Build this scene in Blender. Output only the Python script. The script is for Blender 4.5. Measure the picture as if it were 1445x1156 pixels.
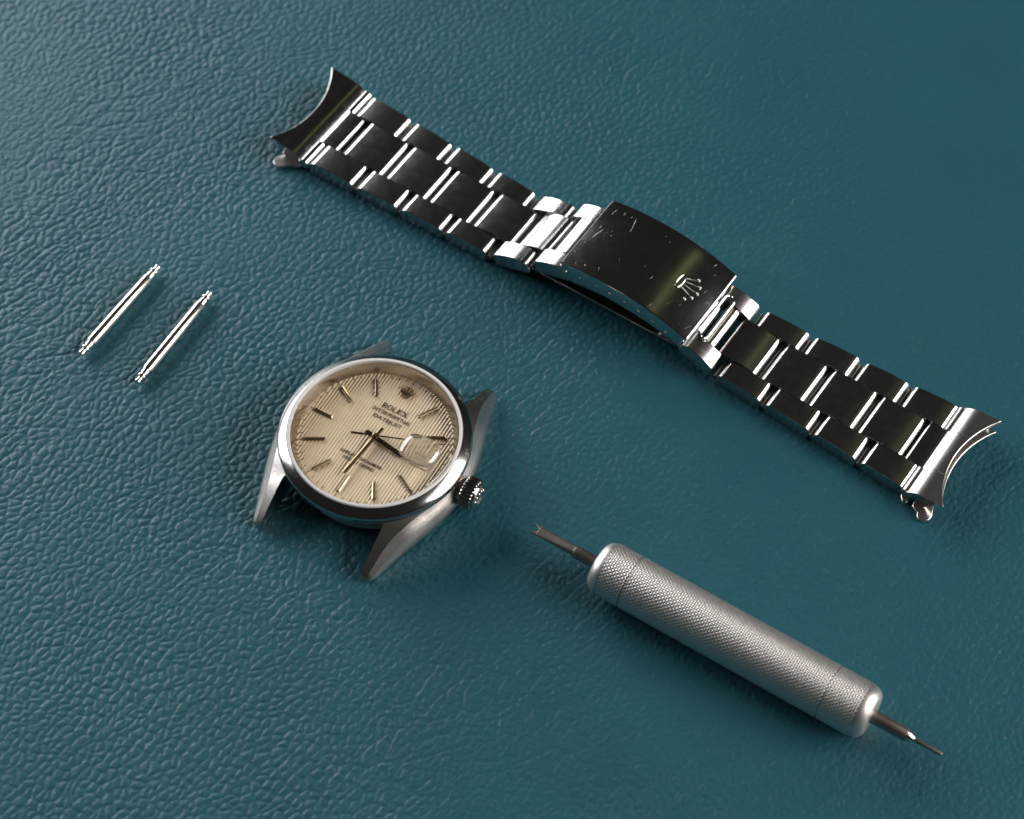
import bpy, bmesh, math, random
import numpy as np
from mathutils import Vector, Matrix

for o in list(bpy.data.objects):
    bpy.data.objects.remove(o, do_unlink=True)
scene = bpy.context.scene
COL = scene.collection
random.seed(7)
S = 0.1                       # everything below is written in millimetres; one Blender unit is one centimetre
scene.unit_settings.system = 'METRIC'
scene.unit_settings.scale_length = 0.01
R = math.radians
PI = math.pi

# ------------------------------------------------------------------ camera
ELEV, DIST = R(57.2), 417.0
cam_d = bpy.data.cameras.new('camera')
cam = bpy.data.objects.new('camera', cam_d)
COL.objects.link(cam)
cam.location = Vector((0, -DIST * math.cos(ELEV), DIST * math.sin(ELEV))) * S
cam.rotation_euler = (PI / 2 - ELEV, 0, 0)
cam_d.sensor_width = 36.0
cam_d.lens = 36.0 * 3300 / 1445
cam_d.clip_start, cam_d.clip_end = 0.5, 1000
cam_d.dof.use_dof = True
cam_d.dof.focus_distance = 40.6
cam_d.dof.aperture_fstop = 0.20     # f/20, written for centimetre units
scene.camera = cam

# ------------------------------------------------------------------ world and lamps (a room by its windows)
w = bpy.data.worlds.new('World')
scene.world = w
w.use_nodes = True
bg = w.node_tree.nodes['Background']
bg.inputs['Color'].default_value = (1.0, 0.95, 0.86, 1)
bg.inputs['Strength'].default_value = 0.016


def area_lamp(name, az, el, dist, sx, sy, power, color):
    """soft area light; az is measured clockwise from straight ahead of the camera"""
    d = bpy.data.lights.new(name, 'AREA')
    d.shape = 'RECTANGLE'
    d.size, d.size_y = sx * S, sy * S
    d.energy = power
    d.color = color
    o = bpy.data.objects.new(name, d)
    COL.objects.link(o)
    v = Vector((math.sin(az) * math.cos(el), math.cos(az) * math.cos(el), math.sin(el)))
    o.location = v * dist * S
    o.rotation_euler = (-v).to_track_quat('-Z', 'Y').to_euler()
    return o


area_lamp('window_light', R(-47), R(21), 900, 940, 470, 104000, (0.97, 0.985, 1.0))
area_lamp('window_light', R(101), R(26), 1200, 840, 820, 188000, (1.0, 0.95, 0.91))

# dim yellow-green strip light, added out of view for faint streaks in the steel
lamp = area_lamp('added_strip_light', R(50), R(62), 1500, 80, 1800, 900, (0.84, 0.85, 0.36))
lamp.rotation_euler.rotate_axis('Z', R(20))

vs = scene.view_settings
vs.view_transform = 'Standard'
vs.look = 'None'
vs.exposure = 0.0
vs.gamma = 1.0
vs.use_curve_mapping = False
scene.cycles.use_denoising = True
scene.cycles.max_bounces = 14
scene.cycles.glossy_bounces = 6
scene.cycles.transparent_max_bounces = 16
scene.cycles.sample_clamp_indirect = 8.0


# ------------------------------------------------------------------ materials
class NT:
    def __init__(self, name):
        self.m = bpy.data.materials.new(name)
        self.m.use_nodes = True
        self.t = self.m.node_tree
        self.p = self.t.nodes['Principled BSDF']
        self.out = self.t.nodes['Material Output']

    def n(self, kind, **kw):
        x = self.t.nodes.new(kind)
        for k, v in kw.items():
            if k in x.inputs:
                x.inputs[k].default_value = v
            else:
                setattr(x, k, v)
        return x

    def link(self, a, b):
        self.t.links.new(a, b)

    def math(self, op, a, b=None, c=None, clamp=False):
        x = self.t.nodes.new('ShaderNodeMath')
        x.operation = op
        x.use_clamp = clamp
        for i, v in enumerate((a, b, c)):
            if v is None:
                continue
            if isinstance(v, (int, float)):
                x.inputs[i].default_value = v
            else:
                self.link(v, x.inputs[i])
        return x.outputs[0]

    def remap(self, v, a, b, c, d, smooth=False):
        x = self.t.nodes.new('ShaderNodeMapRange')
        x.interpolation_type = 'SMOOTHSTEP' if smooth else 'LINEAR'
        self.link(v, x.inputs[0])
        for i, q in enumerate((a, b, c, d)):
            x.inputs[i + 1].default_value = q
        return x.outputs[0]

    def mapping(self, vec, scale=(1, 1, 1), rot=(0, 0, 0)):
        x = self.t.nodes.new('ShaderNodeMapping')
        x.inputs['Scale'].default_value = scale
        x.inputs['Rotation'].default_value = rot
        self.link(vec, x.inputs['Vector'])
        return x.outputs[0]

    def noise(self, vec, scale, detail=2.0, rough=0.5):
        x = self.n('ShaderNodeTexNoise', Scale=scale, Detail=detail, Roughness=rough)
        self.link(vec, x.inputs['Vector'])
        return x

    def voronoi(self, vec, scale, feature='F1', rnd=1.0):
        x = self.t.nodes.new('ShaderNodeTexVoronoi')
        x.feature = feature
        x.inputs['Scale'].default_value = scale
        x.inputs['Randomness'].default_value = rnd
        self.link(vec, x.inputs['Vector'])
        return x


def vmix(nt, a, b, fac):
    x = nt.t.nodes.new('ShaderNodeVectorMath')
    x.operation = 'MULTIPLY_ADD'
    nt.link(b, x.inputs[0])
    x.inputs[1].default_value = (fac, fac, fac)
    nt.link(a, x.inputs[2])
    return x.outputs[0]


def leather_material():
    """dye and fine pore texture only; the pebbled grain itself is relief in the mesh"""
    nt = NT('teal_leather')
    geo = nt.n('ShaderNodeNewGeometry')
    pos = geo.outputs['Position']
    pore = nt.noise(pos, 24, 3.0, .65).outputs['Fac']
    bump = nt.n('ShaderNodeBump', Strength=0.75, Distance=0.012)
    nt.link(pore, bump.inputs['Height'])
    nt.link(bump.outputs[0], nt.p.inputs['Normal'])
    tone = nt.noise(pos, 0.45, 2.0).outputs['Fac']
    ramp = nt.n('ShaderNodeValToRGB')
    ramp.color_ramp.elements[0].position = 0.3
    ramp.color_ramp.elements[0].color = (0.0105, 0.083, 0.116, 1)
    ramp.color_ramp.elements[1].position = 0.7
    ramp.color_ramp.elements[1].color = (0.0125, 0.095, 0.122, 1)
    nt.link(tone, ramp.inputs[0])
    # sparse specks of dust and lint
    vd = nt.voronoi(pos, 5.0, 'F1')
    sp = nt.math('MULTIPLY', nt.remap(vd.outputs['Distance'], 0.02, 0.05, 1, 0, True), nt.remap(nt.noise(pos, 1.1, 1.0).outputs['Fac'], 0.45, 0.6, 0, 0.55, True))
    mixc = nt.n('ShaderNodeMix', data_type='RGBA')
    nt.link(sp, mixc.inputs[0]); nt.link(ramp.outputs[0], mixc.inputs[6]); mixc.inputs[7].default_value = (0.36, 0.42, 0.43, 1)
    nt.link(mixc.outputs[2], nt.p.inputs['Base Color'])
    nt.link(nt.remap(pore, 0.3, 0.7, 0.37, 0.53), nt.p.inputs['Roughness'])
    nt.p.inputs['Specular IOR Level'].default_value = 0.52
    return nt.m


def steel(name, color=(0.60, 0.585, 0.57), rough=0.16, scratch=0.25, scale=1.0, brushed=None, brush_amt=0.0):
    """polished or brushed steel with hairline scratches, all in object space"""
    nt = NT(name)
    tc = nt.n('ShaderNodeTexCoord')
    pos = tc.outputs['Object']
    nt.p.inputs['Base Color'].default_value = (*color, 1)
    nt.p.inputs['Metallic'].default_value = 1.0
    h = None
    if scratch > 0:
        acc = None
        for k, ang in enumerate((14, 63, 117, 158)):
            m = nt.mapping(pos, (0.9, 26, 0.9) if k % 2 else (1.5, 40, 1.5), (0, 0, R(ang)))
            v = nt.noise(m, 1.0 * scale, 0.0).outputs['Fac']
            line = nt.remap(nt.math('ABSOLUTE', nt.math('SUBTRACT', v, 0.5)), 0.002, 0.010, 1, 0, True)
            gate = nt.remap(nt.noise(nt.mapping(pos, (1, 1, 1), (0, 0, R(ang * 3))), 3.1 + k, 1.0).outputs['Fac'], 0.60, 0.72, 0, 1, True)
            line = nt.math('MULTIPLY', line, gate)
            acc = line if acc is None else nt.math('MAXIMUM', acc, line)
        h = nt.math('MULTIPLY', acc, -scratch)
        rr = nt.math('ADD', nt.math('MULTIPLY', acc, 0.5 * scratch), nt.remap(nt.noise(pos, 5.0, 2.0).outputs['Fac'], 0.35, 0.7, rough * 0.92, rough * 1.1))
        nt.link(rr, nt.p.inputs['Roughness'])
    else:
        nt.p.inputs['Roughness'].default_value = rough
    if brushed is not None:
        bm = nt.mapping(pos, brushed)
        b = nt.noise(bm, 1.0, 3.0, 0.6).outputs['Fac']
        b = nt.math('MULTIPLY', b, brush_amt)
        h = b if h is None else nt.math('ADD', h, b)
    if h is not None:
        bump = nt.n('ShaderNodeBump', Strength=0.5, Distance=0.004)
        nt.link(h, bump.inputs['Height'])
        nt.link(bump.outputs[0], nt.p.inputs['Normal'])
    return nt.m


def plain(name, color, rough=0.4, metal=0.0, spec=0.5):
    nt = NT(name)
    nt.p.inputs['Base Color'].default_value = (*color, 1)
    nt.p.inputs['Roughness'].default_value = rough
    nt.p.inputs['Metallic'].default_value = metal
    nt.p.inputs['Specular IOR Level'].default_value = spec
    return nt.m


def sapphire(name, refract):
    nt = NT(name)
    nt.t.nodes.remove(nt.p)
    tr = nt.n('ShaderNodeBsdfTransparent')
    tr.inputs['Color'].default_value = (0.985, 0.985, 0.98, 1)
    gl = nt.n('ShaderNodeBsdfGlossy', Roughness=0.03)
    fr = nt.n('ShaderNodeFresnel')
    gm = nt.n('ShaderNodeNewGeometry')
    nt.link(nt.remap(gm.outputs['Backfacing'], 0, 1, 2.0 if refract else 1.6, 1 / 2.0 if refract else 1 / 1.6), fr.inputs['IOR'])   # same thin-pane reflectance from either side
    base = tr.outputs[0]
    if refract:
        rf = nt.n('ShaderNodeBsdfRefraction', Roughness=0.09, IOR=1.5)
        mx = nt.n('ShaderNodeMixShader'); mx.inputs[0].default_value = refract
        nt.link(tr.outputs[0], mx.inputs[1]); nt.link(rf.outputs[0], mx.inputs[2])
        base = mx.outputs[0]
    mix = nt.n('ShaderNodeMixShader')
    nt.link(fr.outputs[0], mix.inputs[0])
    nt.link(base, mix.inputs[1]); nt.link(gl.outputs[0], mix.inputs[2])
    nt.link(mix.outputs[0], nt.out.inputs['Surface'])
    return nt.m


def dial_material():
    nt = NT('champagne_dial')
    tc = nt.n('ShaderNodeTexCoord')
    n = nt.noise(tc.outputs['Object'], 3.0, 3.0).outputs['Fac']
    ramp = nt.n('ShaderNodeValToRGB')
    ramp.color_ramp.elements[0].position = 0.3
    ramp.color_ramp.elements[0].color = (0.69, 0.545, 0.365, 1)
    ramp.color_ramp.elements[1].position = 0.7
    ramp.color_ramp.elements[1].color = (0.77, 0.625, 0.44, 1)
    nt.link(n, ramp.inputs[0]); nt.link(ramp.outputs[0], nt.p.inputs['Base Color'])
    nt.p.inputs['Metallic'].default_value = 0.22
    nt.p.inputs['Roughness'].default_value = 0.38
    return nt.m


def aluminium():
    nt = NT('satin_aluminium')
    tc = nt.n('ShaderNodeTexCoord')
    n = nt.noise(tc.outputs['Object'], 40, 3.0).outputs['Fac']
    nt.p.inputs['Base Color'].default_value = (0.83, 0.785, 0.755, 1)
    nt.p.inputs['Metallic'].default_value = 1.0
    nt.link(nt.remap(n, 0.3, 0.7, 0.38, 0.48), nt.p.inputs['Roughness'])
    return nt.m


M = dict(
    leather=leather_material(),
    polished=steel('polished_steel', rough=0.14, scratch=0.12),
    link=steel('link_steel', (0.60, 0.59, 0.575), rough=0.19, scratch=0.12, brushed=(6, 160, 60), brush_amt=0.14),
    cover=steel('scratched_clasp_steel', (0.60, 0.59, 0.57), rough=0.15, scratch=0.12, scale=0.8),
    brushed=steel('brushed_steel', (0.64, 0.60, 0.575), rough=0.30, scratch=0.0, brushed=(12, 130, 12), brush_amt=0.25),
    lug=steel('brushed_case_steel', (0.69, 0.65, 0.62), rough=0.27, scratch=0.0, brushed=(160, 4, 60), brush_amt=0.45),
    dark_steel=plain('dull_pin_steel', (0.20, 0.19, 0.18), 0.45, 1.0),
    dark=plain('dark_recess', (0.012, 0.011, 0.010), 0.6),
    tip=steel('tool_steel', (0.46, 0.40, 0.36), rough=0.38, scratch=0.0),
    pin=steel('pin_steel', (0.74, 0.73, 0.70), rough=0.20, scratch=0.10),
    alu=aluminium(),
    gasket=plain('white_gasket', (0.80, 0.78, 0.77), 0.38),
    rehaut=plain('rehaut_metal', (0.66, 0.60, 0.54), 0.22, 1.0),
    dial=dial_material(),
    gold=plain('gilt_marker', (0.47, 0.37, 0.24), 0.30, 1.0),
    hand=plain('dark_gilt_hand', (0.25, 0.18, 0.105), 0.26, 1.0),
    ink=plain('printed_ink', (0.085, 0.058, 0.036), 0.5),
    cream=plain('date_disc', (0.82, 0.74, 0.60), 0.5),
    crystal=sapphire('sapphire_crystal', 0),
    lens=sapphire('magnifier_glass', 0.75),
)


# ------------------------------------------------------------------ mesh helpers (millimetres in, centimetres out)
class MB:
    def __init__(self):
        self.v, self.f = [], []

    def add(self, verts, faces):
        b = len(self.v)
        self.v += [tuple(x) for x in verts]
        self.f += [tuple(i + b for i in q) for q in faces]
        return self

    def lathe(self, prof, n=48, frame=None, cap=True):
        """prof: (radius, height) pairs about local z; frame: Matrix"""
        vs, fs = [], []
        for r, z in prof:
            for k in range(n):
                a = 2 * PI * k / n
                vs.append((r * math.cos(a), r * math.sin(a), z))
        for i in range(len(prof) - 1):
            for k in range(n):
                k2 = (k + 1) % n
                fs.append((i * n + k, i * n + k2, (i + 1) * n + k2, (i + 1) * n + k))
        if cap:
            if prof[0][0] > 1e-6:
                fs.append(tuple(range(n - 1, -1, -1)))
            if prof[-1][0] > 1e-6:
                fs.append(tuple((len(prof) - 1) * n + k for k in range(n)))
        if frame is not None:
            vs = [frame @ Vector(x) for x in vs]
        return self.add(vs, fs)

    def ring(self, prof, n=96, frame=None):
        """closed profile swept round z"""
        vs, fs = [], []
        m = len(prof)
        for r, z in prof:
            for k in range(n):
                a = 2 * PI * k / n
                vs.append((r * math.cos(a), r * math.sin(a), z))
        for i in range(m):
            j = (i + 1) % m
            for k in range(n):
                k2 = (k + 1) % n
                fs.append((i * n + k, i * n + k2, j * n + k2, j * n + k))
        if frame is not None:
            vs = [frame @ Vector(x) for x in vs]
        return self.add(vs, fs)

    def prism(self, poly, z0, z1, frame=None):
        """polygon (x, y) between two heights"""
        n = len(poly)
        vs = [(x, y, z0) for x, y in poly] + [(x, y, z1) for x, y in poly]
        fs = [tuple(range(n - 1, -1, -1)), tuple(range(n, 2 * n))]
        fs += [(i, (i + 1) % n, n + (i + 1) % n, n + i) for i in range(n)]
        if frame is not None:
            vs = [frame @ Vector(x) for x in vs]
        return self.add(vs, fs)

    def box(self, c, d, frame=None):
        x, y = d[0] / 2, d[1] / 2
        return self.prism([(c[0] - x, c[1] - y), (c[0] + x, c[1] - y), (c[0] + x, c[1] + y), (c[0] - x, c[1] + y)],
                          c[2] - d[2] / 2, c[2] + d[2] / 2, frame)

    def rings(self, loops, cap=True):
        """loft closed loops of equal length"""
        n = len(loops[0])
        vs = [p for l in loops for p in l]
        fs = []
        for i in range(len(loops) - 1):
            for k in range(n):
                k2 = (k + 1) % n
                fs.append((i * n + k, i * n + k2, (i + 1) * n + k2, (i + 1) * n + k))
        if cap:
            fs.append(tuple(range(n - 1, -1, -1)))
            fs.append(tuple((len(loops) - 1) * n + k for k in range(n)))
        return self.add(vs, fs)

    def tube(self, pts, r, n=10, closed=False):
        loops = []
        m = len(pts)
        P = [Vector(p) for p in pts]
        rr = r if isinstance(r, (list, tuple)) else [r] * m
        for i in range(m):
            a = P[(i - 1) % m] if (closed or i > 0) else P[i]
            b = P[(i + 1) % m] if (closed or i < m - 1) else P[i]
            t = (b - a).normalized()
            up = Vector((0, 0, 1)) if abs(t.z) < .9 else Vector((1, 0, 0))
            x = t.cross(up).normalized(); y = x.cross(t)
            loops.append([P[i] + (x * math.cos(2 * PI * k / n) + y * math.sin(2 * PI * k / n)) * rr[i] for k in range(n)])
        if closed:
            loops.append(loops[0])
        return self.rings(loops, not closed)

    def ball(self, c, r, n=12, squash=1.0):
        prof = [(max(1e-4, r * math.sin(PI * i / 8)), -r * squash * math.cos(PI * i / 8)) for i in range(9)]
        return self.lathe(prof, n, Matrix.Translation(Vector(c)))

    def build(self, name, mat, parent=None, loc=(0, 0, 0), rot=None, bevel=0, seg=2, sharp=32, smooth=True):
        me = bpy.data.meshes.new(name)
        me.from_pydata([(x * S, y * S, z * S) for x, y, z in self.v], [], self.f)
        bm = bmesh.new(); bm.from_mesh(me)
        bmesh.ops.recalc_face_normals(bm, faces=bm.faces)
        bm.to_mesh(me); bm.free()
        me.materials.append(M[mat] if isinstance(mat, str) else mat)
        if smooth:
            me.shade_smooth()
            me.set_sharp_from_angle(angle=R(sharp))
        o = bpy.data.objects.new(name, me)
        COL.objects.link(o)
        o.location = Vector(loc) * S
        if rot is not None:
            o.rotation_euler = rot
        if parent is not None:
            o.parent = parent
        if bevel:
            b = o.modifiers.new('bevel', 'BEVEL')
            b.width = bevel * S; b.segments = seg
            b.limit_method = 'ANGLE'; b.angle_limit = R(40)
            b.harden_normals = False
        return o


def thing(name, label, cat, loc=(0, 0, 0), rz=0.0, group=None):
    o = bpy.data.objects.new(name, None)
    COL.objects.link(o)
    o.empty_display_size = 0.5
    o.location = Vector(loc) * S
    o.rotation_euler = (0, 0, rz)
    o['label'] = label; o['category'] = cat
    if group:
        o['group'] = group
    return o


def interp(x, xs, ys):
    """smooth monotone-ish interpolation"""
    if x <= xs[0]:
        return ys[0]
    if x >= xs[-1]:
        return ys[-1]
    n = len(xs)
    for i in range(n - 1):
        if x <= xs[i + 1]:
            break
    def slope(k):
        if k <= 0 or k >= n - 1:
            return 0.0 if k <= 0 else (ys[-1] - ys[-2]) / (xs[-1] - xs[-2])
        return (ys[k + 1] - ys[k - 1]) / (xs[k + 1] - xs[k - 1])
    h = xs[i + 1] - xs[i]; t = (x - xs[i]) / h
    m0, m1 = slope(i) * h, slope(i + 1) * h
    return ((2 * t**3 - 3 * t**2 + 1) * ys[i] + (t**3 - 2 * t**2 + t) * m0 + (-2 * t**3 + 3 * t**2) * ys[i + 1] + (t**3 - t**2) * m1)


def frame_x(origin, direction):
    """matrix whose local z runs along direction"""
    q = Vector(direction).to_track_quat('Z', 'Y')
    return Matrix.Translation(Vector(origin)) @ q.to_matrix().to_4x4()


def lettering(text, size, width, name, parent, loc, mat='ink'):
    """built-in font, centred, squeezed to a width in mm; turned into a thin raised mesh"""
    c = bpy.data.curves.new(name, 'FONT')
    c.body = text
    c.align_x, c.align_y = 'CENTER', 'CENTER'
    c.size = size * S
    c.extrude = 0.012 * S
    c.offset = 0.006 * S
    tmp = bpy.data.objects.new(name + '_tmp', c)
    COL.objects.link(tmp)
    dg = bpy.context.evaluated_depsgraph_get()
    me = bpy.data.meshes.new_from_object(tmp.evaluated_get(dg))
    bpy.data.objects.remove(tmp, do_unlink=True)
    bpy.data.curves.remove(c)
    xs = [v.co.x for v in me.vertices]
    k = width * S / (max(xs) - min(xs))
    for v in me.vertices:
        v.co.x *= k
    me.name = name
    me.materials.clear(); me.materials.append(M[mat])
    o = bpy.data.objects.new(name, me)
    COL.objects.link(o)
    o.location = Vector(loc) * S
    o.parent = parent
    return o


def coronet(mb, size, z, flat=False, tr=0.06):
    """five-pointed coronet, base at -y, points to +y; size = overall height in mm"""
    h = size
    base = [(0.36 * h * math.cos(2 * PI * k / 20), -0.42 * h + 0.13 * h * math.sin(2 * PI * k / 20), z) for k in range(20)]
    mb.tube(base, tr * h, 8, closed=True)
    tips = []
    for k in range(5):
        a = R(90 + (k - 2) * -26)
        tips.append((0.78 * h * math.cos(a) * 0.95, -0.30 * h + 0.78 * h * math.sin(a)))
    for k, (x, y) in enumerate(tips):
        bx = (k - 2) * 0.155 * h
        by = -0.30 * h
        if flat:
            dx, dy = x - bx, y - by
            L = math.hypot(dx, dy); nx, ny = -dy / L, dx / L
            wd = 0.085 * h
            mb.prism([(bx - nx * wd, by - ny * wd), (bx + nx * wd, by + ny * wd), (x, y)], z - 0.12, z + 0.12)
        else:
            mb.tube([(bx, by, z), (x, y, z)], [tr * h * 0.9, tr * h * 0.55], 8)
        mb.ball((x, y, z), tr * h * 2.0, 10)
    return mb


# ------------------------------------------------------------------ the surface
def hash2(i, j, k):
    h = (i * 374761393 + j * 668265263 + k * 1274126177) & 0xffffffff
    h = ((h ^ (h >> 13)) * 1103515245) & 0xffffffff
    h = ((h ^ (h >> 15)) * 2246822519) & 0xffffffff
    return ((h ^ (h >> 16)) & 0xffff) / 65535.0


def value_noise(x, y, k=0):
    i, j = np.floor(x).astype(np.int64), np.floor(y).astype(np.int64)
    u, v = x - i, y - j
    u = u * u * u * (u * (u * 6 - 15) + 10); v = v * v * v * (v * (v * 6 - 15) + 10)
    a, b = hash2(i, j, k), hash2(i + 1, j, k)
    c, d = hash2(i, j + 1, k), hash2(i + 1, j + 1, k)
    return (a * (1 - u) + b * u) * (1 - v) + (c * (1 - u) + d * u) * v


def fbm(x, y, k=0, octaves=3):
    r, amp, tot = 0.0, 1.0, 0.0
    for o in range(octaves):
        r = r + amp * value_noise(x * 2 ** o + 17.3 * o, y * 2 ** o - 9.1 * o, k + o)
        tot += amp; amp *= .5
    return r / tot


def cells(x, y, k=0):
    """nearest distance, approximate distance to the cell border, and a random value for each cell"""
    i, j = np.floor(x).astype(np.int64), np.floor(y).astype(np.int64)
    f1 = np.full(x.shape, 9.0); f2 = np.full(x.shape, 9.0); rid = np.zeros(x.shape)
    for di in (-1, 0, 1):
        for dj in (-1, 0, 1):
            ci, cj = i + di, j + dj
            d = np.hypot(ci + .08 + .84 * hash2(ci, cj, k) - x, cj + .08 + .84 * hash2(ci, cj, k + 50) - y)
            near = d < f1
            f2 = np.where(near, f1, np.minimum(f2, d))
            rid = np.where(near, hash2(ci, cj, k + 99), rid)
            f1 = np.where(near, d, f1)
    return f1, (f2 - f1) * .5, rid


def sstep(a, b, v):
    t = np.clip((v - a) / (b - a), 0, 1)
    return t * t * (3 - 2 * t)


def leather_height(x, y):
    """pebbled hide in mm, peaks near 0, creases below"""
    wx = x + 2.6 * (fbm(x / 16, y / 16, 3, 2) - .5) + .4 * (value_noise(x / 2.2, y / 2.2, 5) - .5)
    wy = y + 2.6 * (fbm(x / 16, y / 16, 8, 2) - .5) + .4 * (value_noise(x / 2.2, y / 2.2, 11) - .5)
    # the grain is coarse on one flank of the hide and nearly flat on the other
    coarse = sstep(-.15, .95, .40 - .0062 * x - .0030 * y + 1.5 * (fbm(x / 60, y / 60, 21, 2) - .5))
    c, s = np.cos(R(50)), np.sin(R(50))
    u, v = wx * c + wy * s, -wx * s + wy * c
    f1, e, rid = cells(u / 1.75, v / 1.5, 1)
    peb = .95 * (1 - (1 - np.clip(e / .36, 0, 1)) ** 2.2) + .20 * (rid - .5)
    f1b, eb, ridb = cells(u / 1.15 + 3.3, v / 1.0, 2)
    fine = sstep(0, .20, eb) * .40 + (1 - np.minimum(f1b, 1) ** 2) * .3 + .2 * ridb
    # longer wrinkles
    c2, s2 = np.cos(R(38)), np.sin(R(38))
    u2, v2 = wx * c2 + wy * s2, -wx * s2 + wy * c2
    _, ew, _ = cells(u2 / 8.0, v2 / 3.4, 4)
    wr = sstep(0, .085, ew)
    wm = sstep(.44, .66, fbm(x / 30, y / 30, 41, 2))
    vary = .6 + .75 * fbm(x / 17, y / 17, 83, 2)
    h = (peb - 1.0) * (.052 + .128 * coarse) * vary + (fine - .6) * (.075 - .030 * coarse)
    h = h + (wr - 1) * wm * (.05 + .07 * coarse)
    h = h + .06 * (value_noise(x / .55, y / .55, 71) - .5)
    h = h + .10 * (fbm(x / 22, y / 22, 61, 2) - .9)
    return h


def stretch_axis(lo, hi, step, far):
    core = np.arange(lo, hi + step / 2, step)
    out, d, p = [], step, 0.0
    while p < far:
        d *= 1.06; p += d; out.append(p)
    out = np.array(out)
    return np.concatenate([(lo - out)[::-1], core, hi + out])


gx = stretch_axis(-112, 112, .215, 560)
gy = stretch_axis(-88, 108, .215, 560)
X_, Y_ = np.meshgrid(gx, gy)
core_d = np.maximum(np.maximum(np.abs(X_) - 112, np.maximum(-88 - Y_, Y_ - 108)), 0)
Z_ = leather_height(X_, Y_) * np.clip(1 - core_d / 160, 0, 1)
me = bpy.data.meshes.new('leather_surface')
nxv, nyv = len(gx), len(gy)
co = np.stack([X_, Y_, Z_], -1).reshape(-1, 3) * S
idx = np.arange(nxv * nyv).reshape(nyv, nxv)
quads = np.stack([idx[:-1, :-1], idx[:-1, 1:], idx[1:, 1:], idx[1:, :-1]], -1).reshape(-1, 4)
me.vertices.add(len(co)); me.vertices.foreach_set('co', co.astype(np.float32).ravel())
me.loops.add(quads.size); me.loops.foreach_set('vertex_index', quads.astype(np.int32).ravel())
me.polygons.add(len(quads)); me.polygons.foreach_set('loop_start', np.arange(0, quads.size, 4, dtype=np.int32))
me.update(calc_edges=True)
me.shade_smooth()
me.materials.append(M['leather'])
lea = bpy.data.objects.new('leather_surface', me)
COL.objects.link(lea)
lea['kind'] = 'structure'
lea['label'] = 'teal pebbled leather surface under the watch parts'

# ------------------------------------------------------------------ the watch head
WR = R(-29.5)
watch = thing('wristwatch', 'steel watch head with champagne ribbed dial, its lugs bare of any strap', 'wristwatch', (-23.7, -10.6, 0), WR)

# case: a round body with two flanks that run out into the lugs
mb = MB()
mb.lathe([(13.6, .9), (14.3, 1.6), (15.2, 3.6), (16.1, 5.4), (16.55, 6.2), (16.4, 6.75), (14.2, 6.8)], 96)
ys_ = [-21.85, -21.6, -21.0, -20, -19, -17.5, -16, -14.5, -13.4, -12.6, -11, -9, -7, -5, -2.5, 0]
ys_ = ys_ + [-y for y in ys_[-2::-1]]
for sx in (-1, 1):
    loops = []
    for y in ys_:
        a = abs(y)
        xo = interp(a, [0, 4, 8, 12, 16, 20, 21.5, 21.85], [17.85, 17.5, 16.6, 15.3, 13.9, 12.55, 11.95, 11.6])
        xi = max(interp(a, [0, 13.4, 14.2, 20, 21.5, 21.85], [9.8, 9.85, 10.0, 10.05, 10.15, 10.4]), math.sqrt(max(0.0, 15.4 ** 2 - y * y)))
        zt = interp(a, [0, 8, 12, 15, 18, 20, 21.4, 21.85], [6.55, 6.5, 6.25, 5.35, 3.9, 2.75, 1.9, 1.45])
        zb = interp(a, [0, 10, 14, 18, 21, 21.85], [1.5, 1.4, 0.9, 0.35, 0.2, 0.5])
        k = min(1.0, (zt - zb) / 4.6)
        cr = min(2.0 * k, (xo - xi) * .55)
        tp = min(.75, (xo - cr - xi) * .34)
        loops.append([(sx * xi, y, zb), (sx * (xo - .55 * k), y, zb), (sx * (xo - .18 * k), y, zb + .5 * k), (sx * xo, y, zb + (zt - zb) * .36),
                      (sx * (xo - .12 * cr), y, zb + (zt - zb) * .52), (sx * (xo - .36 * cr), y, zb + (zt - zb) * .70),
                      (sx * (xo - .68 * cr), y, zb + (zt - zb) * .83), (sx * (xo - cr), y, zt), (sx * xi, y, zt + tp)])
    mb.rings(loops)
case = mb.build('case_body', 'lug', watch, sharp=28)

mb = MB()
mb.lathe([(13.2, 0.05), (14.2, 0.15), (14.6, 0.7), (14.6, 1.3)], 80)
mb.build('case_back', 'polished', watch)

# smooth domed bezel
prof = [(15.2, 7.2), (15.2, 9.3)]
x_, z_ = 15.3, 9.42
for i in range(11):
    prof.append((x_, z_))
    tl = R(29 + 11 * (i / 10))
    x_ += .155 * math.cos(tl); z_ -= .155 * math.sin(tl)
prof += [(x_ + .10, z_ - .10), (x_ + .22, z_ - .32), (x_ + .26, z_ - .7), (x_ + .2, 7.0), (16.6, 6.8)]
mb = MB(); mb.ring(prof, 160)
mb.build('bezel', 'polished', watch, sharp=35)

# white gasket ring round the crystal
mb = MB(); mb.ring([(14.55, 9.0), (14.62, 9.52), (14.75, 9.62), (15.05, 9.6), (15.18, 9.45), (15.18, 8.8)], 160)
mb.build('crystal_gasket', 'gasket', watch)
# flange between dial and crystal
mb = MB(); mb.ring([(13.55, 6.9), (13.62, 7.3), (14.45, 9.1), (14.6, 9.1), (14.6, 6.9)], 160)
mb.build('inner_flange', 'rehaut', watch)

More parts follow.
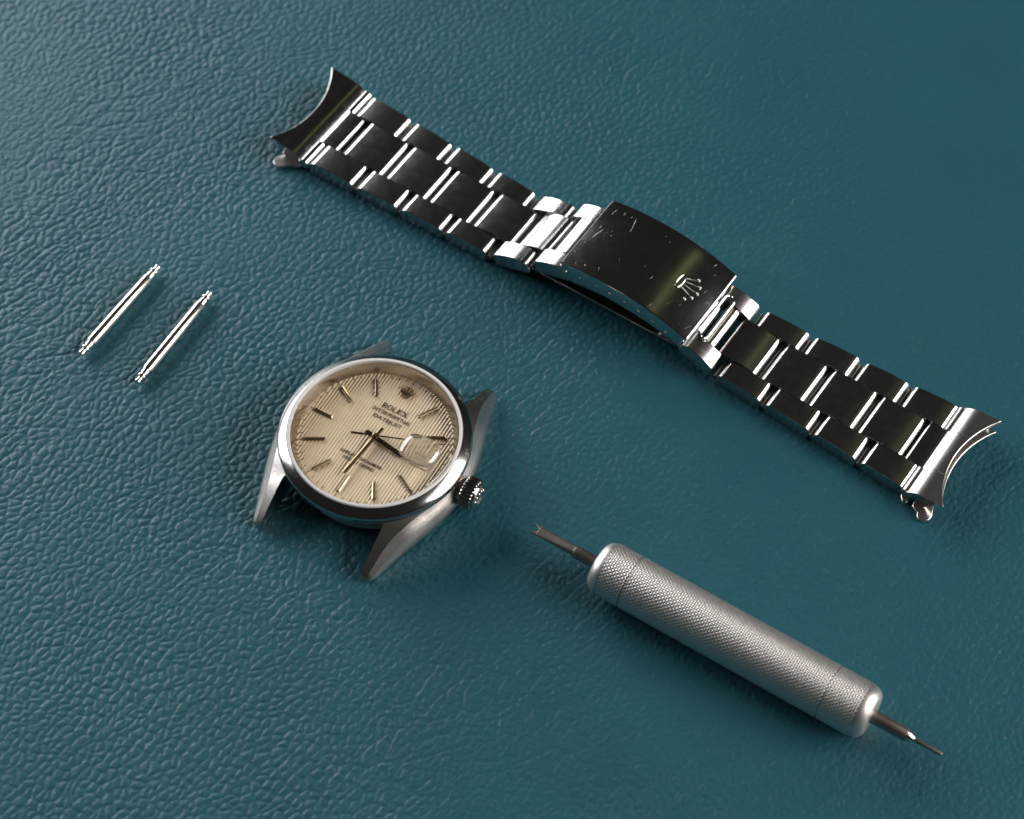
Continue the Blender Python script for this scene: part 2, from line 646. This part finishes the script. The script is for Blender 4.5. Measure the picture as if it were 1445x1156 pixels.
# dial with vertical ribs (real relief)
DR, DZ = 13.6, 7.05
pitch, per = 0.56, 6
nx = int(2 * DR / pitch * per)
vs_, fs_ = [], []
ny = 24
for i in range(nx + 1):
    x = -DR + 2 * DR * i / nx
    hy = math.sqrt(max(0.0, DR * DR - x * x)) + 1e-4
    ph = abs(math.sin(PI * x / pitch))
    z = DZ + 0.21 * (ph ** 0.55 - 0.7)
    for j in range(ny + 1):
        y = -hy + 2 * hy * j / ny
        vs_.append((x, y, z))
for i in range(nx):
    for j in range(ny):
        a = i * (ny + 1) + j
        fs_.append((a, a + ny + 1, a + ny + 2, a + 1))
mb = MB(); mb.add(vs_, fs_)
dial = mb.build('dial', 'dial', watch, sharp=60)
dial['label'] = 'champagne dial with fine upright ribs'

DT = DZ + 0.07     # rib tops
proto = None
for hr in range(1, 12):
    if hr == 3:
        continue
    if proto is None:
        mb = MB()
        L0, L1 = 8.7, 12.3
        A = [(-.30, L0, 0), (.30, L0, 0), (.36, L1, 0), (-.36, L1, 0)]
        T = [(-.10, L0 + .15, .42), (.10, L0 + .15, .42), (.12, L1 - .12, .42), (-.12, L1 - .12, .42)]
        Bm = [(x, y, .26) for x, y, _ in A]
        mb.rings([A, Bm, T])
        proto = mb.build('hour_marker', 'gold', dial, (0, 0, DT - .02), (0, 0, -R(30 * hr)), sharp=20)
    else:
        c = proto.copy(); COL.objects.link(c); c.parent = dial
        c.rotation_euler = (0, 0, -R(30 * hr))
mb = MB()
for k in range(60):
    a = R(6 * k)
    mb.box((0, 13.05, DT + .015), (0.10, 0.55 if k % 5 else 0.75, 0.03), Matrix.Rotation(a, 4, 'Z'))
mt_ = mb.build('minute_track', 'ink', dial, smooth=False)
mt_['kind'] = 'stuff'
mb = MB(); coronet(mb, 2.3, 0.16, flat=True, tr=0.045)
mb.build('dial_emblem', 'gold', dial, (0, 11.0, DT))

# serif name, drawn stroke by stroke
mb = MB()
def stroke(x0, y0, x1, y1, wd, ox, k=1.0):
    d = Vector((x1 - x0, y1 - y0)); n = Vector((-d.y, d.x)).normalized() * wd / 2
    mb.prism([(ox + (x0 - n.x) * k, y0 - n.y), (ox + (x1 - n.x) * k, y1 - n.y), (ox + (x1 + n.x) * k, y1 + n.y), (ox + (x0 + n.x) * k, y0 + n.y)], 0, .04)
T_, t_ = .19, .10
def arc(cx, cy, rx, ry, a0, a1, ox, n=12):
    q = [(cx + rx * math.cos(R(a0 + (a1 - a0) * i / n)), cy + ry * math.sin(R(a0 + (a1 - a0) * i / n))) for i in range(n + 1)]
    for i in range(n):
        m = abs(math.cos(R(a0 + (a1 - a0) * (i + .5) / n)))
        stroke(*q[i], *q[i + 1], t_ + (T_ - t_) * m, ox)
H = 1.0
ox = -2.55
stroke(.15, 0, .15, H, T_, ox); stroke(0, .04, .34, .04, .08, ox); stroke(0, H - .04, .5, H - .04, .08, ox)
arc(.45, .74, .25, .24, 90, -90, ox); stroke(.15, .50, .45, .50, .08, ox); stroke(.42, .5, .8, .03, T_, ox); stroke(.7, .04, .92, .04, .08, ox)
ox = -1.50
arc(.42, .5, .38, .47, 0, 360, ox, 22)
ox = -.42
stroke(.15, 0, .15, H, T_, ox); stroke(0, .04, .75, .04, .08, ox); stroke(0, H - .04, .32, H - .04, .08, ox); stroke(.75, 0, .75, .28, .09, ox)
ox = .56
stroke(.15, 0, .15, H, T_, ox); stroke(0, .04, .75, .04, .08, ox); stroke(0, H - .04, .72, H - .04, .08, ox); stroke(.15, .52, .55, .52, .08, ox)
stroke(.75, 0, .75, .26, .09, ox); stroke(.72, H - .26, .72, H, .09, ox); stroke(.55, .40, .55, .64, .07, ox)
ox = 1.55
stroke(.1, H - .02, .85, .02, T_, ox); stroke(.82, H - .02, .12, .02, t_, ox)
for xx, yy in ((0.1, .04), (.86, .04), (.1, H - .04), (.84, H - .04)):
    stroke(xx - .16, yy, xx + .16, yy, .08, ox)
mb.build('maker_name', 'ink', dial, (0, 6.25, DT), smooth=False)
lettering('OYSTER PERPETUAL', 1.0, 7.6, 'dial_lettering', dial, (0, 5.35, DT + .02))
lettering('DATEJUST', 1.05, 5.6, 'dial_lettering', dial, (0, 4.1, DT + .02))
lettering('SUPERLATIVE CHRONOMETER', .86, 8.2, 'dial_lettering', dial, (0, -4.75, DT + .02))
lettering('OFFICIALLY CERTIFIED', .86, 6.3, 'dial_lettering', dial, (0, -5.75, DT + .02))

# date window
mb = MB(); mb.box((9.3, 0, DT + .01), (3.2, 2.3, .06))
dw = mb.build('date_window', 'cream', dial)
fr_ = MB()
for (cx, cy, dx, dy) in ((9.3, 1.25, 3.6, .2), (9.3, -1.25, 3.6, .2), (7.6, 0, .2, 2.3), (11.0, 0, .2, 2.3)):
    fr_.box((cx, cy, DT + .05), (dx, dy, .14))
fr_.build('date_frame', 'dial', dial)

# hands
def hand(name, ang, z, tail, length, w0, w1, th):
    mb = MB()
    A = [(-w0 / 2, -tail, 0), (w0 / 2, -tail, 0), (w0 / 2, length - .5, 0), (w1 / 2, length, 0), (-w1 / 2, length, 0), (-w0 / 2, length - .5, 0)]
    rid = [(x * .35, y, th) for x, y, _ in A]
    mid = [(x, y, th * .45) for x, y, _ in A]
    mb.rings([A, mid, rid])
    mb.lathe([(.62, 0), (.62, th), (.5, th + .06)], 24)
    return mb.build(name, 'hand', watch, (0, 0, z), (0, 0, -R(ang)), sharp=20)


hand('hour_hand', 99, 7.55, 2.0, 6.4, .84, .6, .2)
hand('minute_hand', 185.5, 7.85, 2.1, 9.0, .76, .5, .2)
mb = MB()
mb.prism([(-.14, -4.2), (.14, -4.2), (.07, 12.4), (-.07, 12.4)], 0, .09)
mb.prism([(-.2, -4.2), (.2, -4.2), (.2, -2.2), (-.2, -2.2)], -.02, .11)
mb.lathe([(.48, -.02), (.48, .14), (.3, .2), (.26, .42), (.05, .5)], 24)
mb.build('second_hand', 'hand', watch, (0, 0, 8.15), (0, 0, -R(69.5)), sharp=25)

# crystal and magnifier
mb = MB(); mb.lathe([(14.5, 9.15), (14.55, 9.75), (14.35, 9.95), (0.0001, 9.99)], 128, cap=False)
crystal = mb.build('crystal', 'crystal', watch, sharp=40)
LX, LY, lw, lh = 9.0, 0.2, 3.45, 2.8
loops = []
for k in range(11):
    u = k / 10
    rr_ = 1 - u ** 2.4 * 0.55 if k else 1
    sc_ = math.cos(u * PI / 2) ** .62 if k < 10 else 0.002
    zz = 9.985 + 0.12 * (1 if k else 0) + (1.15 * math.sin(u * PI / 2) if k else 0)
    lp = []
    for q in range(48):
        a = 2 * PI * q / 48
        c, s_ = math.cos(a), math.sin(a)
        e = 2 / 3.1
        lp.append((LX + lw * sc_ * math.copysign(abs(c) ** e, c), LY + lh * sc_ * math.copysign(abs(s_) ** e, s_), zz))
    loops.append(lp)
mb = MB(); mb.rings(loops)
mb.build('date_magnifier', 'lens', crystal, sharp=50)

# winding crown, fluted
mb = MB()
n = 26 * 6
loops = []
for x, r, fl in ((17.2, 2.2, 0), (17.9, 2.2, 0), (17.9, 2.75, .5), (18.1, 2.95, 1), (20.0, 2.95, 1), (20.2, 2.75, .5), (20.2, 2.35, 0), (20.55, 2.2, 0), (20.65, 1.9, 0), (20.5, 1.8, 0), (20.5, .1, 0)):
    lp = []
    for k in range(n):
        a = 2 * PI * k / n
        q = r - 0.26 * fl * (0.5 - 0.5 * math.cos(26 * a)) ** 1.5
        lp.append((x, q * math.cos(a), 4.35 + q * math.sin(a)))
    loops.append(lp)
mb.rings(loops)
wc = mb.build('winding_crown', 'polished', watch, sharp=50)
mb = MB(); coronet(mb, 2.4, 0.12, tr=0.075)
mb.build('crown_emblem', 'polished', wc, (20.5, 0, 4.25), (PI / 2, 0, PI / 2))

# ------------------------------------------------------------------ spring bars
def spring_bar(label, p0, p1):
    p0, p1 = Vector(p0), Vector(p1)
    d = p1 - p0
    L = d.length
    t = thing('spring_bar', label, 'spring bar', ((p0 + p1) / 2)[:] , math.atan2(d.y, d.x), 'loose spring bars on the leather')
    X = lambda a: frame_x((a, 0, 1.04), (1, 0, 0))
    h = L / 2
    mb = MB(); mb.lathe([(0.784, -h + 3.0), (0.963, -h + 3.08), (1.01, -h + 3.2), (1.01, h - 3.2), (0.963, h - 3.08), (0.784, h - 3.0)], 40, X(0))
    mb.build('barrel', 'pin', t)
    for s_ in (-1, 1):
        F = frame_x((s_ * (h - 3.05), 0, 1.04), (s_, 0, 0))
        mb = MB()
        mb.lathe([(0.739, 0), (0.784, .05), (0.784, 1.0), (0.672, 1.08), (0.582, 1.15), (0.582, 1.35), (0.829, 1.4), (0.896, 1.5), (0.896, 1.75), (0.806, 1.85),
                  (0.515, 1.92), (0.493, 2.55), (0.605, 2.62), (0.605, 2.95), (0.448, 3.05)], 36, F)
        mb.build('tip', 'pin', t)
    return t


spring_bar('thin steel spring bar at the outer edge, farther from the watch head', (-77.9, 11.2, 0), (-65.5, 30.8, 0))
spring_bar('thin steel spring bar lying between the watch head and another spring bar', (-67.2, 5.1, 0), (-55.5, 24.8, 0))

# ------------------------------------------------------------------ spring bar tool
T0, T1 = Vector((3.9, -27.3)), Vector((69.1, -69.1))
td = (T1 - T0); TL = td.length
tool = thing('spring_bar_tool', 'silver knurled spring bar tool with a forked end and a pin end', 'hand tool', (T0.x, T0.y, 0), math.atan2(td.y, td.x))
HR = 4.85
def knurled(x0, x1, r, taper=None):
    """diamond knurl as relief on a cylinder about local x"""
    N, ppt = 80, 4
    na = N * ppt
    px_ = 0.41
    nl = max(4, int(round((x1 - x0) / px_ * 4)))
    tri = lambda q: abs((q % 1.0) * 2 - 1)
    A = np.arange(na) / na
    vs_, fs_ = [], []
    for i in range(nl + 1):
        x = x0 + (x1 - x0) * i / nl
        u = i * .125
        edge = min(1.0, (x - x0) / .12, (x1 - x) / .12)
        for k in range(na):
            a = A[k]
            hh = (tri(N * a * .5 + u) + tri(N * a * .5 - u)) * .5
            q = r - 0.21 * (1 - hh) * max(edge, 0) - 0.06 * (1 - max(edge, 0))
            vs_.append((x, q * math.cos(2 * PI * a), HR + q * math.sin(2 * PI * a)))
    for i in range(nl):
        for k in range(na):
            k2 = (k + 1) % na
            fs_.append((i * na + k, i * na + k2, (i + 1) * na + k2, (i + 1) * na + k))
    return vs_, fs_

h0, h1, g0, g1 = 12.6, 64.8, 19.2, 56.8
mb = MB(); mb.add(*knurled(g0 + .1, g1 - .1, HR))
handle = mb.build('handle', 'alu', tool, sharp=70)
mb = MB(); mb.lathe([(HR - .35, g0 - .4), (HR - .35, g1 + .4)], 64, frame_x((0, 0, HR), (1, 0, 0)))
mb.build('handle_core', 'alu', handle)
for (a, b, c, sgn) in ((h0 + 2.0, g0 - .1, h0, -1), (g1 + .1, h1 - 2.2, h1, 1)):
    mb = MB(); mb.add(*knurled(a, b, HR))
    cap = mb.build('end_cap', 'alu', tool, sharp=70)
    mb = MB()
    base = a if sgn < 0 else b
    ln = abs(c - base)
    pr = [(HR - .14, 0.0)]
    for i in range(1, 10):
        q = R(90 * i / 9)
        pr.append((HR - .14 - 1.75 * (1 - math.cos(q)), ln * math.sin(q)))
    pr += [(1.3, ln), (1.2, ln - .2)]
    mb.lathe(pr, 72, frame_x((base, 0, HR), (sgn, 0, 0)))
    mb.build('rounded_end', 'alu', cap)

# forked tip
X = lambda a: frame_x((a, 0, HR), (1, 0, 0))
mb = MB(); mb.lathe([(.90, 7.9), (1.10, 8.0), (1.18, 8.3), (1.12, 8.8), (1.12, 13.6)], 32, X(0))
ferrule = mb.build('fork_ferrule', 'tip', tool)
mb = MB()
loops = []
for x, hw, th in ((8.5, .82, .82), (6.5, .86, .68), (4.5, .90, .50), (2.4, .94, .34), (.7, .96, .28)):
    loops.append([(x, hw * math.copysign(abs(math.cos(2 * PI * k / 16)) ** .6, math.cos(2 * PI * k / 16)), HR + th * math.copysign(abs(math.sin(2 * PI * k / 16)) ** .6, math.sin(2 * PI * k / 16))) for k in range(16)])
mb.rings(loops)
mb.prism([(.9, .95), (.9, .10), (.5, .28), (-.1, .66), (-.15, .95)], HR - .24, HR + .24)
mb.prism([(.9, -.10), (.9, -.95), (-.15, -.95), (-.1, -.66), (.5, -.28)], HR - .24, HR + .24)
mb.build('fork_blade', 'tip', tool, bevel=.05)
# pin end
mb = MB(); mb.lathe([(1.15, 63.5), (1.15, 70.9), (1.08, 71.1)], 32, X(0))
mb.build('pin_shaft', 'tip', tool)
mb = MB(); mb.lathe([(1.08, 71.1), (.95, 71.5), (.62, 72.1), (.45, 72.4)], 32, X(0))
mb.build('pin_shoulder', 'pin', tool)
mb = MB(); mb.lathe([(.40, 72.3), (.38, 77.1), (.28, 77.35)], 20, X(0))
mb.build('pin', 'tip', tool)

# ------------------------------------------------------------------ bracelet
BA = R(-34.5)
brace = thing('watch_bracelet', 'three-row steel watch bracelet with a folded clasp, laid out straight', 'bracelet', (19.9, 25.9, 0), BA)
TH = 3.0

def axis_t(s):
    return interp(s, [-75, -30, -20, -8, 18, 30, 75], [-.1, -.2, .1, 1.2, 1.0, .9, .9])

def top_z(s):
    return interp(s, [-80, -30, -23.5, -21.3, -18, -12, -6, 0, 12, 17, 21, 24.5, 27, 31, 80],
                  [3.15, 3.15, 3.15, 3.4, 4.75, 7.3, 9.0, 9.6, 8.4, 6.7, 5.0, 3.7, 3.3, 3.15, 3.15])

def half_w(s):
    return interp(abs(s), [8, 20, 65], [8.0, 8.15, 10.05])

def link_profile(L, crown=.12, r=1.25, low=.5):
    """side outline of one link in (s, z), z = 0 at the top of the link's chord, ends rounded"""
    h = L / 2
    pts = []
    n = 8
    for i in range(n + 1):                    # rounded leading edge from below to top
        a = R(180 - 90 * i / n)
        pts.append((-h + r + r * math.cos(a), -r + r * math.sin(a)))
    m = 10
    x0, x1 = -h + r, h - r
    for i in range(1, m):
        x = x0 + (x1 - x0) * i / m
        q = 2 * (x - x0) / (x1 - x0) - 1
        pts.append((x, crown * (1 - q * q)))
    for i in range(n + 1):
        a = R(90 - 90 * i / n)
        pts.append((h - r + r * math.cos(a), -r + r * math.sin(a)))
    for i in range(5):
        a = R(-90 * i / 4)
        pts.append((h - low + low * math.cos(a), -TH + low + low * math.sin(a)))
    for i in range(5):
        a = R(-90 - 90 * i / 4)
        pts.append((-h + low + low * math.cos(a), -TH + low + low * math.sin(a)))
    return pts

def link_piece(name, s0, s1, ti, to0, to1, gap=.46, mat='link', r=1.2, crown=.2, zoff=0.0):
    """one solid link between s0 and s1; inner side at ti, outer side from to0 to to1 (bracelet frame)"""
    a, b = s0 + gap, s1 - gap
    za, zb = top_z(a), top_z(b)
    L = math.hypot(b - a, zb - za)
    tilt = math.atan2(zb - za, b - a)
    mid = ((a + b) / 2, axis_t((a + b) / 2), (za + zb) / 2 + zoff)
    if tilt > R(8):
        crown = .34
    prof = link_profile(L, crown, r)
    A = [(x, ti, z) for x, z in prof]
    Bv = [(x, to0 + (to1 - to0) * (x / L + .5), z) for x, z in prof]
    mb = MB(); mb.rings([A, Bv])
    return mb.build(name, mat, brace, mid, (R(random.uniform(-.9, .9)), -tilt + R(random.uniform(-1.1, 1.1)), R(random.uniform(-.25, .25))), bevel=.13, seg=2, sharp=30)

CW = 4.5
left_outer = [-64.3, -53.6, -43.6, -33.6, -23.75, -15.3, -7.0]
right_outer = [17.4, 25.0, 35.1, 45.3, 55.1, 64.9]
for seq in (left_outer, right_outer):
    for s0, s1 in zip(seq[:-1], seq[1:]):
        for sg in (1, -1):
            link_piece('outer_link', s0, s1, sg * (CW + .07), sg * half_w(s0), sg * half_w(s1))
left_center = [-60.6, -50.5, -40.3, -30.4, -20.7, -13.4]
right_center = [22.6, 31.6, 41.4, 51.5, 61.3]
for seq in (left_center, right_center):
    for s0, s1 in zip(seq[:-1], seq[1:]):
        link_piece('center_link', s0, s1, -CW, CW, CW, gap=.36, zoff=-.02)
# short bars of the pieces that run into the clasp
link_piece('clasp_bar', -13.1, -7.5, -CW, CW, CW, gap=.4, r=.8)
link_piece('clasp_bar', 19.9, 22.9, -CW, CW, CW, gap=.45, r=.8, crown=.05)

# pins that show in the gaps between the links
pin_proto = None
def gap_pin(s, hw, dz=2.0, r=.55):
    mb = MB(); mb.lathe([(r, -hw), (r, hw)], 20, frame_x((0, 0, 0), (0, 1, 0)))
    mb.build('link_pin', 'dark_steel', brace, (s, axis_t(s), top_z(s) - dz))
for s in left_outer[:-1] + right_outer[1:]:
    gap_pin(s, half_w(s) - .15)
for s in left_center + right_center[1:]:
    gap_pin(s, CW + .3)

# curved end links
def end_link(sg, tab_poly):
    """sg = -1 for the far end, +1 for the near end; built in the bracelet frame"""
    ax = axis_t(sg * 66)
    s_body = 64.9
    e0 = 68.8 if sg > 0 else 70.1
    def zt(s):
        q = max(0.0, min(1.0, (s - s_body) / (e0 - s_body)))
        return 2.75 + 1.75 * (1 - (1 - q) ** 2.3) + .10 * max(0, s - e0)
    nT, nS = 36, 18
    Rc = 18.4
    def edge(t):
        return e0 + Rc - math.sqrt(Rc * Rc - t * t) + (.035 * t if sg < 0 else 0)
    loops = []
    top, bot = [], []
    mbx = MB()
    vs_, fs_ = [], []
    hw = 10.6 if sg > 0 else 10.35
    for j in range(nT + 1):
        t = -hw + 2 * hw * j / nT
        e = edge(t)
        for i in range(nS + 1):
            s = s_body + (e - s_body) * (i / nS)
            vs_.append((sg * s, ax + t, zt(s)))
    o2 = len(vs_)
    for j in range(nT + 1):
        t = -hw + 2 * hw * j / nT
        e = edge(t)
        for i in range(nS + 1):
            s = s_body + .5 + (e - s_body - .5) * (i / nS)
            vs_.append((sg * s, ax + t * .965, zt(s) - .62))
    W_ = nS + 1
    for j in range(nT):
        for i in range(nS):
            a = j * W_ + i
            fs_.append((a, a + 1, a + W_ + 1, a + W_))
            fs_.append((o2 + a, o2 + a + W_, o2 + a + W_ + 1, o2 + a + 1))
    for j in range(nT):
        a, b = j * W_, (j + 1) * W_
        fs_.append((a, b, o2 + b, o2 + a))
        a, b = j * W_ + nS, (j + 1) * W_ + nS
        fs_.append((b, a, o2 + a, o2 + b))
    for i in range(nS):
        fs_.append((i, o2 + i, o2 + i + 1, i + 1))
        a = nT * W_ + i
        fs_.append((a, a + 1, o2 + a + 1, o2 + a))
    mbx.add(vs_, fs_)
    e_ = mbx.build('end_link', 'brushed' if sg > 0 else 'polished', brace, bevel=.12, sharp=35)
    # side cheeks that close the hollow shell
    for tt in (-1, 1):
        m = MB()
        pr = []
        for i in range(9):
            s = s_body + .15 + (e0 + 1.6 - s_body) * i / 8
            pr.append((s, zt(s) - .3))
        poly = pr + [(e0 + 1.4, 2.4), (e0 - .2, .6), (s_body + .3, .55)]
        m.prism([(sg * x, z) for x, z in poly], -.25, .25, Matrix.Translation((0, ax + tt * (hw - .7), 0)) @ Matrix.Rotation(PI / 2, 4, 'X'))
        m.build('cheek', 'link', e_, bevel=.06)
    # tongue reaching between the outer links, seam lines beside it
    c0, c1 = (61.35, 65.6)
    prof = link_profile(c1 - c0, .05, .8)
    m = MB()
    m.rings([[(sg * ((c0 + c1) / 2 + (-x)) * 1.0, ax - CW, 2.95 + z) for x, z in prof], [(sg * ((c0 + c1) / 2 + (-x)), ax + CW, 2.95 + z) for x, z in prof]])
    m.build('tongue', 'link', e_, bevel=.1, sharp=30)
    # hinge tube ends
    for tt in (-1, 1):
        m = MB()
        y0, y1 = (CW + .1, 10.35)
        m.lathe([(.95, y0), (1.12, y0 + .12), (1.12, y1 - .12), (.95, y1)], 32, frame_x((sg * 65.15, ax, 2.1), (0, tt, 0)))
        m.build('hinge_tube', 'polished' if sg < 0 else 'brushed', e_)
    for tt in (-1, 1):
        m = MB()
        ln = []
        for i in range(8):
            s = 65.3 + (edge(CW) - 65.35) * i / 7
            ln.append((sg * s, ax + tt * CW, zt(s) + .005))
        m.tube(ln, .06, 6)
        m.build('seam', 'pin', e_)
    # lower plate, edge follows the watch case more tightly
    outer = []
    for j in range(25):
        t = -8.2 + 18.0 * j / 24
        outer.append((sg * (edge(t) + .45), ax + t))
    poly = [(sg * 65.6, ax - 8.2)] + outer + [(sg * 65.6, ax + 9.8)]
    m = MB(); m.prism(poly, 1.7, 2.15)
    m.build('lower_plate', 'brushed', e_, bevel=.1)
    m = MB(); m.prism(tab_poly, .2, .75)
    m.build('hook_tab', 'brushed', e_, bevel=.12)
    return e_

end_link(1, [[64.0, -8.6], [64.4, -9.5], [65.0, -10.2], [65.7, -10.3], [65.9, -9.6], [65.8, -9.0], [66.3, -8.7], [66.8, -9.1], [66.9, -10.0], [67.6, -10.5], [68.3, -10.7], [68.6, -11.4], [69.2, -11.8], [70.1, -11.6], [70.7, -10.9], [70.8, -10.0], [69.9, -7.6], [68.5, -6.4], [65.5, -6.4]])
end_link(-1, [[-65.6, -9.6], [-66.8, -11.0], [-67.8, -11.4], [-68.6, -12.1], [-69.4, -12.9], [-70.2, -12.9], [-71.0, -12.4], [-71.2, -11.5], [-70.9, -10.6], [-70.0, -9.2], [-68.0, -8.2], [-66.0, -8.0]])

# clasp cover: a curved plate with turned-down sides
E0, E1, SAG = (-8.2, 11.0), (18.4, 8.45), 2.2
ch = Vector((E1[0] - E0[0], E1[1] - E0[1])); CL = ch.length
RC = (CL * CL / 4 + SAG * SAG) / (2 * SAG)
chd = ch / CL; chn = Vector((-chd.y, chd.x))
cmid = Vector(((E0[0] + E1[0]) / 2, (E0[1] + E1[1]) / 2)) + chn * (SAG - RC)
half_ang = math.asin(CL / 2 / RC)
def cover_pt(u, d=0.0):
    """u in -1..1 along the cover, d = distance above the surface; returns (s, z), normal"""
    a = u * half_ang
    nrm = chn * math.cos(a) + chd * math.sin(a)
    p = cmid + nrm * (RC + d)
    return p, nrm
CWID = 8.75
CT = 1.15
sec = [(-CWID, -3.9), (-CWID, -.45), (-CWID + .12, -.16), (-CWID + .42, 0), (CWID - .42, 0), (CWID - .12, -.16), (CWID, -.45), (CWID, -3.9),
       (CWID - .7, -3.9), (CWID - .7, -.75), (-CWID + .7, -.75), (-CWID + .7, -3.9)]
mb = MB()
loops = []
NU = 40
for i in range(NU + 1):
    u = -1 + 2 * i / NU
    lp = []
    for t, d in sec:
        sh = 1.0
        dd = d
        if d < -3 :
            dd = d * (1 - .18 * max(0, u))
        p, nr = cover_pt(u, dd)
        lp.append((p.x, CT + t, p.y))
    loops.append(lp)
mb.rings(loops)
cover = mb.build('clasp_cover', 'cover', brace, sharp=30)
# pin holes drilled through the side
cut = MB()
holes = [(-.93, -1.9), (-.70, -2.0), (-.45, -2.1), (-.22, -2.1), (.02, -2.1), (.26, -2.1), (.50, -2.15), (.74, -2.2)]
for u, d in holes:
    p, nr = cover_pt(u, d)
    cut.lathe([(.34, -11), (.34, 11)], 16, frame_x((p.x, CT, p.y), (0, 1, 0)))
cu = cut.build('cutter', 'dark', brace)
bo = cover.modifiers.new('holes', 'BOOLEAN'); bo.operation = 'DIFFERENCE'; bo.object = cu; bo.solver = 'EXACT'
bpy.context.view_layer.update()
dg = bpy.context.evaluated_depsgraph_get()
me2 = bpy.data.meshes.new_from_object(cover.evaluated_get(dg))
cover.modifiers.clear(); cover.data = me2; me2.name = 'clasp_cover'
me2.materials.clear(); me2.materials.append(M['cover'])
me2.set_sharp_from_angle(angle=R(30))
bpy.data.objects.remove(cu, do_unlink=True)
# rolled bright lip at each end of the cover
for u0, nm in ((-1, 'cover_lip'), (1, 'cover_lip')):
    m = MB()
    pts = []
    for t, d in ((-CWID + .06, -2.9), (-CWID + .06, -.5), (-CWID + .45, -.10), (0, -.12), (CWID - .45, -.10), (CWID - .06, -.5), (CWID - .06, -2.9)):
        p, nr = cover_pt(u0, d - .12)
        pts.append((p.x, CT + t, p.y))
    m.tube(pts, .26, 10)
    m.build(nm, 'polished', cover)
# hairline scratches from wear: fine burrs thrown up along the cover
m = MB()
rs = random.Random(5)
for k in range(260):
    u0 = rs.choice((rs.uniform(-.97, .95), rs.uniform(-.97, -.45), rs.uniform(.6, .96)))
    t0 = rs.uniform(-CWID + .7, CWID - .7)
    an = rs.gauss(.35, .7); ln = rs.choice((.5, .8, 1.2, 2.0, 3.5)) * rs.uniform(.6, 1.2)
    bend = rs.uniform(-.25, .25)
    pts = []
    for i in range(5):
        q = i / 4 - .5
        a2 = an + bend * q
        uu = u0 + ln * q * math.cos(a2) / (RC * half_ang)
        tt = t0 + ln * q * math.sin(a2)
        uu = max(-.985, min(.985, uu)); tt = max(-CWID + .5, min(CWID - .5, tt))
        p, nr = cover_pt(uu, -.006)
        pts.append((p.x, CT + tt, p.y))
    wd = rs.choice((.006, .008, .010, .014))
    m.tube(pts, [.002, wd, wd, wd, .002], 5)
sc = m.build('hairline_scratches', 'cover', cover)
sc['kind'] = 'stuff'
# emblem standing on the cover
u_e = .60
p, nr = cover_pt(u_e, .02)
m = MB(); coronet(m, 4.2, .04, tr=.034)
em = m.build('clasp_emblem', 'polished', cover, (p.x, CT + .1, p.y), (0, math.atan2(nr.x, nr.y), 0))
em.rotation_euler = (Matrix.Rotation(math.atan2(nr.x, nr.y), 3, 'Y') @ Matrix.Rotation(-PI / 2, 3, 'Z')).to_euler()

# end plate with its long slot, between the cover and the first link
m = MB()
def slot_plate(s0, s1, t0, t1, z):
    pts = []
    r = (s1 - s0) / 2 - .25
    c = (s0 + s1) / 2
    for i in range(9):
        a = R(0 + 180 * i / 8)
        pts.append((c + r * math.cos(a), t1 - r + r * math.sin(a)))
    for i in range(9):
        a = R(180 + 180 * i / 8)
        pts.append((c + r * math.cos(a), t0 + r + r * math.sin(a)))
    return [(x, y, z(x)) for x, y in pts]
loop = slot_plate(18.5, 20.7, CT - 5.2, CT + 5.2, lambda x: 6.9 - (x - 18.5) * .55)
m.tube(loop, .34, 10, closed=True)
m.build('slotted_catch', 'polished', brace)

# folding blades under the cover
def blade(name, pts, hw, th, parent=brace, mat='link'):
    loops = []
    for i, (s, z, ww) in enumerate(pts):
        loops.append([(s, CT - ww, z), (s, CT + ww, z), (s, CT + ww, z + th), (s, CT - ww, z + th)])
    mb = MB(); mb.rings(loops)
    return mb.build(name, mat, parent, bevel=.12, sharp=40)
low = []
for i in range(25):
    u = i / 24
    s = -19.5 + 37.5 * u
    low.append((s, .25 + 2.6 * math.sin(PI * u) ** 1.0 * .55 + 2.3 * u ** 4 + 1.2 * (1 - u) ** 6, 7.2))
lb = blade('lower_blade', low, 7.2, .75, mat='polished')
upb = []
for i in range(25):
    u = i / 24
    s = -19.2 + 30 * u
    upb.append((s, 1.5 + 4.4 * math.sin(u * PI / 2) ** 1.1, 7.0))
blade('upper_blade', upb, 7.0, .75, mat='polished')
m = MB(); m.lathe([(.75, -7.6), (.9, -7.5), (.9, 7.5), (.75, 7.6)], 28, frame_x((-19.6, CT, 1.6), (0, 1, 0)))
m.build('blade_hinge', 'polished', brace)
m = MB(); m.lathe([(.75, -7.9), (.9, -7.8), (.9, 7.8), (.75, 7.9)], 28, frame_x((18.0, CT, 3.6), (0, 1, 0)))
m.build('blade_hinge', 'polished', brace)
